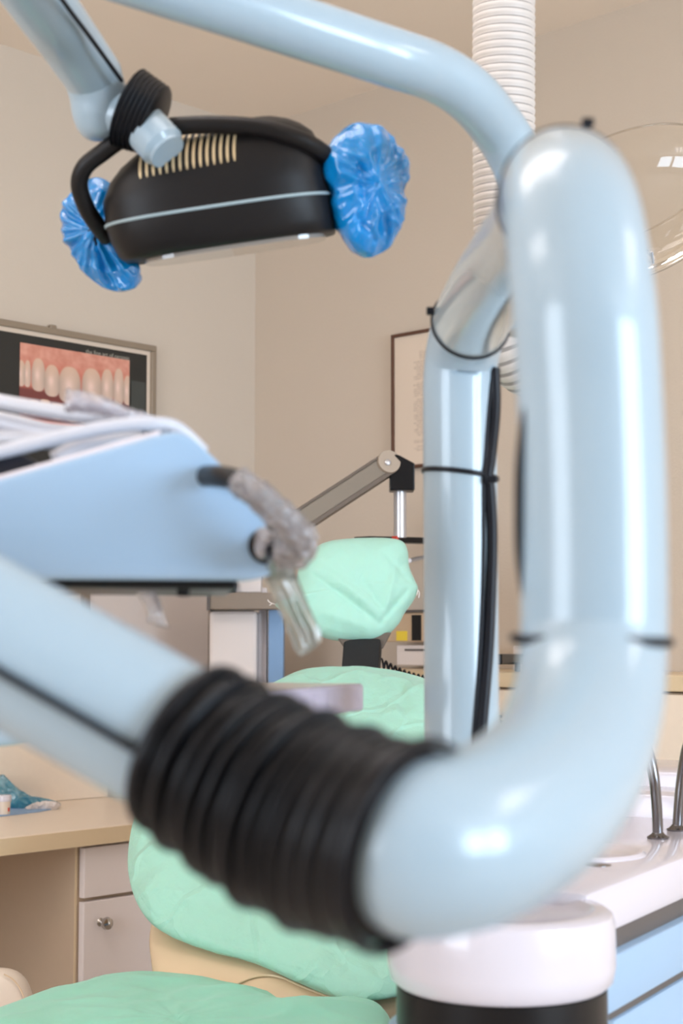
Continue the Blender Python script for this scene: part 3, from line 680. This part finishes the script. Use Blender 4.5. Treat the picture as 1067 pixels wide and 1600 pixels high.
obj('cabinet_body', ub(-.04, .9, .0, .2, .0, .758, .004), BLUE2, unit, True)
for (fx, fy, fd, L, lab) in ((1028,1310,1.92,[(1028,1310,1.92),(1026,1260,1.92),(1021,1210,1.92),(1010,1165,1.93),(990,1135,1.95),(960,1130,1.97),(940,1145,1.98)],'w'),(1058,1300,2.0,[(1058,1300,2.0),(1061,1255,2.0),(1066,1210,2.0),(1075,1165,1.99),(1092,1140,1.97),(1115,1150,1.95)],'e')):
    p = px(fx, fy, fd); dz = .892-p.z
    off = Vector((0,0,dz))
    P = [q+off for q in crom(pxs(L), 8)]
    sp = obj('spout', sweep(P, .0065, 20), DCHROME, unit, True)
    obj('spout_flange', lathe(P[0], [(.013,0),(.0135,.002),(.011,.0035),(.008,.006),(.0065,.008)], Z, 32), DCHROME, sp, True)

# ================================================================== POLE + DELIVERY ARM
arm = thing('tubular_boom', Vector((px(718,1000,1.49).x, 1.49, RZ-.006)), 'thick pale blue tubular arm rising from the unit and bending down to black bellows', 'arm')
TR = .035
pole_top = px(718, 600, 1.49)
polexy = Vector((pole_top.x, pole_top.y, RZ-.006))
pj = pxs([(719,600,1.49),(722,560,1.485)])

cpath = crom([pole_top, px(722,556,1.485), px(735,505,1.45), px(765,450,1.36), px(802,402,1.24), px(840,358,1.09), px(866,318,.965)], 12)
pp = resample([polexy, Vector((pole_top.x, pole_top.y, 1.2))]+cpath[:25], 60)[0]
obj('pole', sweep(pp, TR, 64), BLUE, arm, 'all')
STEELBLUE = mat('pale_blue_chrome_sheen', (196,210,216), .2, metal=.4, coat=.4)
obj('cross_tube', sweep(cpath[23:], TR+.0006, 64), STEELBLUE, arm, True)
fpath = crom(pxs([(866,318,.965),(876,302,.90),(884,303,.845),(893,335,.80),(903,400,.775),(914,500,.762),(921,620,.760),(926,760,.756),(928,900,.752),(927,1010,.747),(917,1100,.725),(887,1185,.69),(835,1250,.655),(765,1296,.625),(700,1318,.608),(640,1322,.602),(605,1318,.608)]), 12)
NF = len(fpath)-1
obj('front_tube', sweep(fpath, lambda f, i: TR if i < NF-11 else TR-.011*((i-NF+11)/11)**1.2, 96), BLUE, arm, 'all')
d0 = (fpath[3]-fpath[0]).normalized()
obj('joint_ring', ringtie(fpath[2], d0, TR+.0006, .0018), DKGREY, arm, 'all')
# bellows
bpts = crom(pxs([(294,1167,.713),(330,1192,.705),(400,1235,.685),(475,1275,.658),(550,1303,.63),(610,1318,.612),(640,1322,.60)]), 14)
bpts, bl = resample(bpts, 14*8)
def brad(f, i):
    base = .0395+.003*math.sin(PI*min(1, f*1.1))
    if f < .06 or f > .94: return base-.0012
    ph = (i % 8)/8
    if f > .70: return base-.0028+(.0050)*abs(math.sin(PI*ph))**.5
    return base-.0085+(.0105+.0016*math.sin(i//8*2.3))*abs(math.sin(PI*ph))**.5
def bdisp(i, k, p): return .012*noise.noise(Vector((i/8*1.3, math.cos(2*PI*k/48)*1.5, math.sin(2*PI*k/48)*1.5)))
obj('bellows', sweep(bpts, brad, 72, disp=bdisp, lean=lambda f: (R_*.86-U_*(.42-.2*f)-F_*(.5+.15*f)).normalized()), BLACK, arm, 'all')
for f in (0.02, .985):
    i = int(f*(len(bpts)-1)); ax = R_*.86-U_*(.42-.2*f)-F_*(.5+.15*f)
    obj('bellows_cuff', ringtie(bpts[i], ax, .0402 if f < .5 else .0415, .0032), BLACK, arm, 'all')
apath = pxs([(288,1164,.718),(145,1085,.72),(0,1004,.72),(-140,926,.72),(-230,880,.74),(-270,850,.80),(-275,850,.92),(-275,850,1.02)])
obj('rear_tube', sweep(crom(apath, 8), TR, 72), BLUE, arm, 'all')
obj('arm_swivel', lathe(px(-262, 850, 1.16)-Vector((0,0,.08)), [(.04,0),(.045,.01),(.045,.07),(.04,.085)], Z, 40), BLUE2, arm, True)
# cables and ties
obj('arm_cable', sweep(crom([p for p in pxs([(-120,975,.688),(0,1050,.683),(110,1113,.681),(232,1184,.680)])], 8), .0021, 12), CABLE, arm, True)
def pcab(pts, r):   # cable lying against the right side of the pole: pixel column and row, put just outside the tube
    out = []
    for x, y in pts:
        q = ray(x, y); Yp = pole_top.y; cx = pole_top.x; lx = q.x*Yp/q.y - cx; k = max(-1, min(1, lx/(TR+r*.6)))
        out.append(CAM+q*((Yp-(TR+r*.6)*math.sqrt(1-k*k))/q.y))
    return sweep(crom(out, 8), r, 14)
obj('pole_cable', pcab([(772,575),(773,640),(766,715),(762,742),(765,770),(768,830),(767,900),(763,1000),(757,1080),(748,1180)], .0056), CABLE, arm, True)
obj('pole_cable', pcab([(768,580),(762,650),(757,725),(755,745),(755,850),(753,950),(748,1050),(738,1180)], .0022), CABLE, arm, True)
obj('front_cable', tube([(850,560,.755),(824,640,.75),(813,720,.75),(811,800,.75),(813,870,.75),(824,940,.75),(840,990,.75)], .0024, 8, 12), CABLE, arm, True)
ct = obj('cable_tie', ringtie(Vector((pole_top.x, pole_top.y, px(718, 742, 1.482).z)), Vector((.13,0,1)), TR+.0012, .0020), CABLE, arm, 'all')
obj('tie_head', obox(px(768, 749, 1.45), X, Y, Z, .010, .008, .006, .001), CABLE, ct)
tz = px(928, 998, .75).z; ti = min(range(30, len(fpath)-1), key=lambda i: abs(fpath[i].z-tz))
ct = obj('cable_tie', ringtie(fpath[ti], Vector((.02,.0,1)), TR+.0018, .0020), CABLE, arm, 'all')
obj('tie_head', obox(px(808, 996, .75), X, Y, Z, .007, .007, .004, .001), CABLE, ct)
i = 10; ax = cpath[i+1]-cpath[i-1]
ct = obj('cable_tie', ringtie(cpath[24], (cpath[27]-cpath[20]), TR+.0018, .0016), CABLE, arm, 'all')
obj('tie_head', obox(px(672, 486, 1.44), X, Y, Z, .007, .006, .007, .001), CABLE, ct)
ct = obj('cable_tie', ringtie(fpath[20], (fpath[21]-fpath[19]), TR+.0006, .0010), CABLE, arm, 'all')
obj('tie_head', obox(px(918, 192, .90), X, Y, Z, .007, .006, .005, .001), CABLE, ct)

# ================================================================== DENTAL LAMP with its arm
lamp = thing('dental_lamp', px(815, 400, 1.52), 'black dental lamp head hanging from a long pale blue tubular arm', 'lamp')
LA = [(838,470,1.52),(836,400,1.51),(828,330,1.50),(815,270,1.49),(800,235,1.485),(777,198,1.47),(736,150,1.43),(683,115,1.40),(600,86,1.36),(400,21,1.31),(186,-47,1.27),(-60,-125,1.24),(-200,-175,1.22)]
obj('upper_arm', sweep(crom(pxs(LA), 10), .0255, 56), BLUE, lamp, 'all')
obj('arm_knuckle', sweep([px(-205,-150,1.21), px(-205,-330,1.17)], .034, 40), BLUE2, lamp, True)
obj('arm_socket', lathe(px(836, 520, 1.50), [(.03,0),(.032,.01),(.032,.035),(.028,.04)], Z, 40), STEELBLUE, lamp, True)
LB = [(-215,-205,1.25),(-80,-95,1.33),(60,65,1.45),(150,165,1.52)]
obj('lower_arm', sweep(crom(pxs([(-190,-300,1.18),(-110,-230,1.23),(-30,-130,1.30),(62,0,1.40),(105,60,1.47),(148,122,1.53)]), 8), lambda f, i: .0305-.002*f, 56), BLUE, lamp, 'all')
obj('lower_arm_cable', tube([(10,-130,1.26),(96,-2,1.365),(142,60,1.435),(190,126,1.50)], .0022, 8, 10), CABLE, lamp, True)
# elbow cap
elb = crom(pxs([(144,116,1.525),(154,150,1.535),(158,185,1.54),(162,218,1.54)]), 8)
obj('elbow_cap', sweep(elb, lambda f, i: .0285*math.sqrt(max(.02, 1-max(0, (f-.45)/.57)**2.4)), 48), BLUE, lamp, 'all')
sd_ = (R_*.88-U_*.42-F_*.08).normalized()
s0 = px(207, 172, 1.53); 
prof = []
for k in range(29):
    f = k/28; prof.append((.040-.006*f+.0009*math.sin(f*2*PI*7)-(.006 if k in (0, 28) else 0), .001+f*.032))
obj('tape_sleeve', lathe(s0-sd_*.006, prof, sd_, 56), BLACK, lamp, True)
obj('side_boss', sweep(crom([px(160,178,1.54), px(205,182,1.53), px(232,205,1.52), px(262,238,1.51)], 6), lambda f, i: .0225 if f < .92 else .0185, 40), BLUE, lamp, True)
# housing
LD = 1.60; S = LD/FPX
HX = (R_*.988+U_*.15).normalized()
rv = ray(360, 388).normalized()
HZ0 = (R_*-.15+U_*.988)
HZ = (HZ0-rv*HZ0.dot(rv)).normalized(); HZ = (HZ+rv*.075).normalized()
HX = (HX-HZ*HX.dot(HZ)).normalized(); HY = HZ.cross(HX).normalized()   # HY points away from the camera
HO = px(360, 388, LD)+HY*.0
lev = [(0,-164,166,.066),(8,-172,168,.072),(30,-180,169,.076),(54,-184,169,.078),(58,-184,168.5,.078),(92,-183,167,.077),(120,-168,165,.073),(140,-148,160,.068),(156,-124,153,.062),(170,-88,138,.052),(180,-48,120,.040),(187,-5,100,.028),(190,30,80,.012)]
def hlev(z):
    for i in range(len(lev)-1):
        if lev[i][0] <= z <= lev[i+1][0]:
            t_ = (z-lev[i][0])/(lev[i+1][0]-lev[i][0]); return [lev[i][j]*(1-t_)+lev[i+1][j]*t_ for j in range(4)]
    return list(lev[-1])
def hpt(z, a, off=0.0):
    _, xl, xr, hy = hlev(z); c = (xl+xr)/2; hx = (xr-xl)/2; n_ = 2/3.2
    ca_, sa = math.cos(a), math.sin(a)
    x = (c+hx*abs(ca_)**n_*(1 if ca_ > 0 else -1))*S; y = hy*abs(sa)**n_*(1 if sa > 0 else -1)
    nn = (HX*(ca_)+HY*sa*1.0+HZ*.3).normalized()
    return HO+HX*x+HY*y+HZ*z*S+nn*off
def hfront(xpx, z, off):   # front face point at local pixel x
    _, xl, xr, hy = hlev(z); c = (xl+xr)/2; hx = (xr-xl)/2; q = min(.999, abs((xpx-c)/hx))
    y = -hy*(1-q**3.2)**(1/3.2); return HO+HX*xpx*S+HY*(y-off)+HZ*(z*S+off*.5)
lamp_z = [0,3,8,18,30,42,54,58,70,82,92,102,112,120,130,140,148,156,163,170,175,180,184,187,190]
bm = bmesh.new(); rows = []
for z in lamp_z: rows.append([bm.verts.new(hpt(z, 2*PI*k/96)) for k in range(96)])
for i in range(len(rows)-1):
    for k in range(96): bm.faces.new((rows[i][k], rows[i][(k+1)%96], rows[i+1][(k+1)%96], rows[i+1][k]))
bm.faces.new(rows[0][::-1]); bm.faces.new(rows[-1])
obj('housing', bm, LAMPB, lamp, 'all')
bm = bmesh.new(); rows = []
for z, off in ((53.5,.0002),(54,.0013),(57.5,.0013),(58,.0002)): rows.append([bm.verts.new(hpt(z, 2*PI*k/96, off)) for k in range(96)])
for i in range(3):
    for k in range(96): bm.faces.new((rows[i][k], rows[i][(k+1)%96], rows[i+1][(k+1)%96], rows[i+1][k]))
obj('trim_line', bm, SILVERLINE, lamp, 'all')
# lens panel under the housing
bm = bmesh.new(); rr = [[], []]
for k in range(64):
    a = 2*PI*k/64
    for j, dz in enumerate((-7, -1)):
        x = (8+142*math.copysign(abs(math.cos(a))**.6, math.cos(a)))*S; y = .058*math.copysign(abs(math.sin(a))**.6, math.sin(a))
        rr[j].append(bm.verts.new(HO+HX*x+HY*y+HZ*dz*S))
for k in range(64): bm.faces.new((rr[0][k], rr[0][(k+1)%64], rr[1][(k+1)%64], rr[1][k]))
bm.faces.new(rr[0]); bm.faces.new(rr[1]); obj('lens', bm, mat('lamp_lens', (150,142,134), .1, coat=.6), lamp)
# vent slots
for k in range(15):
    x0 = -112+k*10.2; bm = bmesh.new(); L, Rr = [], []
    for j in range(9):
        f = j/8; z = 112+k*.3+f*(66-.2*k); x = x0+14*f*f
        if j in (0, 8): hw = .9
        else: hw = 2.0
        L.append(bm.verts.new(hfront(x-hw, z, .0012))); Rr.append(bm.verts.new(hfront(x+hw, z, .0012)))
    for j in range(8): bm.faces.new((L[j], Rr[j], Rr[j+1], L[j+1]))
    gg = bmesh.ops.extrude_face_region(bm, geom=bm.faces[:]); vv = [e for e in gg['geom'] if isinstance(e, bmesh.types.BMVert)]
    bmesh.ops.translate(bm, verts=vv, vec=HY*.0012)
    obj('vent_slot', bm, INSIDE, lamp)
# yoke handle
yoke = crom(pxs([(168,372,1.60),(152,352,1.585),(135,325,1.57),(124,290,1.555),(132,262,1.545),(158,240,1.54),(200,212,1.535),(250,200,1.53),(320,195,1.525),(400,199,1.525),(460,215,1.53),(500,235,1.545),(522,258,1.57),(535,290,1.59)]), 10)
obj('yoke', sweep(yoke, lambda f, i: .0088, 28), LAMPB, lamp, 'all')
# handles inside the blue covers
hl = px(152, 368, 1.635); hr = px(570, 298, 1.60)
obj('grip', lathe(hl-HX*.008, [(.004,0),(.024,.002),(.028,.008),(.024,.014),(.004,.016)], HX, 32), LAMPB, lamp, True)
obj('grip', lathe(hr-HX*.02, [(.004,0),(.036,.004),(.045,.014),(.036,.024),(.004,.028)], HX, 32), LAMPB, lamp, True)
# right and left covers
rb = [(508,240),(517,222),(532,205),(552,194),(576,193),(600,204),(617,224),(633,250),(636,275),(630,300),(632,330),(622,358),(610,382),(592,398),(570,401),(549,388),(537,368),(528,345),(519,320),(521,300),(509,275)]
rn = (-F_+R_*.45+U_*-.05).normalized()
rcr = [(560,250,600,360,.005,.004),(540,220,560,320,.005,-.004),(575,330,560,395,.004,.004),(585,330,600,385,.004,-.004),(520,240,560,260,.004,.004),(600,230,620,300,.006,-.005),(590,345,620,360,.003,.004),(545,340,575,380,.003,-.004)]
tag(obj('handle_cover', cushion(rb, px(570,298,1.57), rn, .024, .03, .006, 200, 44, 24, rad=.007, seed=6, edge=.002, creases=rcr), BLUEBAG, None, 'all'), 'crinkled blue plastic cover on the right lamp handle', 'cover', 'blue handle covers')
lb = [(122,290),(140,279),(160,280),(178,295),(190,330),(200,375),(216,418),(212,446),(200,453),(175,454),(150,443),(128,420),(112,392),(102,360),(100,330),(108,308)]
ln_ = (-F_-R_*.35+U_*-.1).normalized()
tag(obj('handle_cover', cushion(lb, px(150,372,1.63), ln_, .018, .024, .005, 200, 40, 24, rad=.010, seed=12, edge=.002, cen=(162,362), creases=[(160,362,140,430,.003,.004),(162,362,175,440,.003,-.004),(160,365,115,400,.003,.004),(160,365,190,430,.003,.004)]), BLUEBAG, None, 'all'), 'crinkled blue plastic cover gathered on the left lamp handle', 'cover', 'blue handle covers')

# ================================================================== DELIVERY UNIT HEAD
DU = 1.08
du = thing('delivery_unit', px(100, 905, 1.15), 'pale blue instrument tray unit carrying white hoses, left of headrest', 'dental unit')
pf = [(-330,838),(0,748),(255,676),(280,673),(300,682),(338,716),(400,785),(438,830),(447,858),(440,884),(418,902),(390,906),(-330,902)]
poly = pxs([(x, y, DU+.0001*0) for x, y in pf])
ext = Vector((-.06, .26, 0))
obj('side_panel', prism(poly, Vector((-.01, .045, 0)), .006, 4), BLUE2, du, True)
inner = pxs([(x, y, DU+.05) for x, y in ((-330,852),(0,768),(250,700),(292,720),(390,820),(392,880),(380,896),(-330,893))])
obj('inner_body', prism(inner, ext, .004, 2), NAVY, du, True)
far = [p+ext for p in pxs([(x, y, DU+.045) for x, y in ((-330,860),(0,775),(230,712),(270,722),(380,820),(392,850),(380,890),(-330,893))])]
obj('far_panel', prism(far, Vector((-.01,.03,0)), .005, 3), BLUE2, du, True)
lip = crom(pxs([(-330,838,DU),(0,748,DU),(250,677.5,DU)]), 6)
obj('top_rim', sweep([p+Vector((0,.012,-.001)) for p in lip], .0055, 12), WHITE, du, True)
und = pxs([(x, y, DU+.02) for x, y in ((-100,903),(372,906),(372,921),(-100,917))])
obj('underside_rail', prism(und, Vector((-.02,.16,0)), .002, 2), BLACKG, du)
obj('rail_stud', obox(px(287, 925, DU+.03), X, Y, Z, .009, .01, .006, .001), BLACKG, du)
obj('screen_block', prism(pxs([(-60,706,1.14),(18,698,1.14),(72,730,1.14),(60,745,1.14),(-60,780,1.14)]), Vector((-.02,.08,0)), .003, 2), NAVY, du)
# handle recess + handle
obj('recess', lathe(px(416, 853, DU-.002)+Vector((0,.004,0)), [(.0005,-.004),(.0118,-.004),(.0126,-.0018),(.0126,.004),(.0005,.004)], Vector((.0,-1,0)), 40), BLACKG, du, True)
HL = [(322,744,1.075),(345,745,1.055),(372,752,1.04),(402,772,1.03),(432,800,1.03),(456,825,1.03),(470,845,1.035),(462,860,1.045),(440,860,1.05),(418,858,1.075)]
hpth = crom(pxs(HL), 8)
obj('handle', sweep(hpth, .0075, 24), BLACKG, du, 'all')
# plastic wrap on the handle
wp = crom(pxs(HL[2:9]), 14)
def wdsp(i, k, p):
    a = 2*PI*k/40; return .20*noise.noise(Vector((i*.22, math.cos(a)*1.6, math.sin(a)*1.6)))+.16*noise.noise(Vector((i*.6, math.cos(a)*4, math.sin(a)*4)))
tag(obj('handle_wrap', sweep(wp, lambda f, i: .0092+.0035*f, 40, True, disp=wdsp), CLEAR, None, 'all'), 'crumpled clear plastic wrap around the handle of the tray unit', 'wrap')
tag(obj('foil_wad', cushion([(400,830),(412,824),(425,832),(437,842),(425,850),(416,856),(415,868),(406,873),(398,860)], px(415,850,1.055), Vector((0,-1,0)), .006, .006, .006, 80, 14, 90, seed=8), film('white_film_wad', (250,248,250), .15, .12, 1., 60, .5, (244,236,238)), None, 'all'), 'wad of crumpled clear plastic stuffed in the dark handle recess', 'wrap')
# hanging plastic sleeve
def sheet(rows_, nm, m, parent=None, wob=.004, n=18):
    bm = bmesh.new(); G = []
    for j, (l, r) in enumerate(rows_):
        a, b = px(*l), px(*r); row = []
        for i in range(n+1):
            p = a.lerp(b, i/n); p += -F_*wob*(noise.noise(Vector((i*.45, j*.35, 2)))*1.5+math.sin(PI*i/n)*1.5); row.append(p)
        G.append(row)
    # smooth rows by interpolation
    V = []
    for j in range(len(G)-1):
        for s in range(6):
            V.append([G[j][i].lerp(G[j+1][i], s/6) for i in range(n+1)])
    V.append(G[-1]); V = [[bm.verts.new(p) for p in r] for r in V]
    for j in range(len(V)-1):
        for i in range(n): bm.faces.new((V[j][i], V[j][i+1], V[j+1][i+1], V[j+1][i]))
    g = bmesh.ops.extrude_face_region(bm, geom=bm.faces[:]); vv = [e for e in g['geom'] if isinstance(e, bmesh.types.BMVert)]
    bmesh.ops.translate(bm, verts=vv, vec=F_*.0015); return bm
d_h = 1.10
tag(obj('plastic_sleeve', sheet([((418,872,1.06),(452,872,1.06)),((414,905,d_h),(466,905,d_h)),((426,935,d_h),(476,930,d_h)),((440,965,d_h),(486,955,d_h)),((452,990,d_h),(499,982,d_h)),((462,1018,d_h),(503,1000,d_h)),((468,1025,d_h),(486,1018,d_h))], 'x', BAGC), BAGC, None, 'all'), 'milky clear plastic sleeve hanging below the tray handle', 'plastic sleeve')
tag(obj('plastic_bag', sheet([((208,918,1.16),(238,918,1.16)),((218,935,1.16),(250,937,1.16)),((230,955,1.16),(256,958,1.16)),((230,972,1.16),(264,982,1.16))], 'x', CLEAR, wob=.002), film('clear_small_bag', (250,249,250), .03, .15, .6, 40, .22, (245,242,245)), None, 'all'), 'small clear bag hanging under the tray unit rail', 'bag')
# hoses on the unit
HS = [([(-140,600,1.22),(0,628,1.20),(120,648,1.18),(200,655,1.17),(262,672,1.17),(300,700,1.19)], .0060, 'white instrument hose crossing highest over the tray unit'),
      ([(-140,735,1.13),(0,706,1.12),(90,684,1.12),(170,667,1.12),(230,662,1.12),(275,668,1.13),(318,706,1.14)], .0052, 'white instrument hose arched along front edge of the tray unit'),
      ([(-140,640,1.24),(0,660,1.22),(80,678,1.20),(150,680,1.19),(230,676,1.18)], .0085, 'thick white hose lying second from top on the tray unit'),
      ([(-140,700,1.22),(0,686,1.20),(90,690,1.19),(160,686,1.18),(240,678,1.18)], .0065, 'white hose in the middle of bundle on the tray unit'),
      ([(84,718,1.14),(96,712,1.14),(120,700,1.14),(150,698,1.15)], .0060, 'short white instrument handle beside the dark block on tray unit'),
      ([(95,716,1.13),(130,702,1.13),(180,690,1.14),(215,682,1.15)], .0062, 'white instrument handle nearest the rim of the tray unit')]
for L, r, lab in HS:
    tag(obj('instrument_hose', tube(L, r, 10, 20), HOSEW, None, 'all'), lab, 'hose', 'hoses on the tray unit')
syr = thing('suction_tip', px(170, 655, 1.17), 'clear plastic wrapped suction tip lying above the white hoses', 'dental tool')
obj('tip_body', tube([(112,628,1.155),(150,632,1.155),(190,644,1.16),(235,658,1.17)], .0045, 8, 20), HOSEW, syr, 'all')
obj('tip_wrap', sweep(crom(pxs([(104,626,1.15),(130,628,1.15),(165,636,1.15),(200,648,1.155),(240,660,1.165)]), 10), lambda f, i: .0085-.004*f, 28, disp=wdsp), CLEAR, syr, 'all')
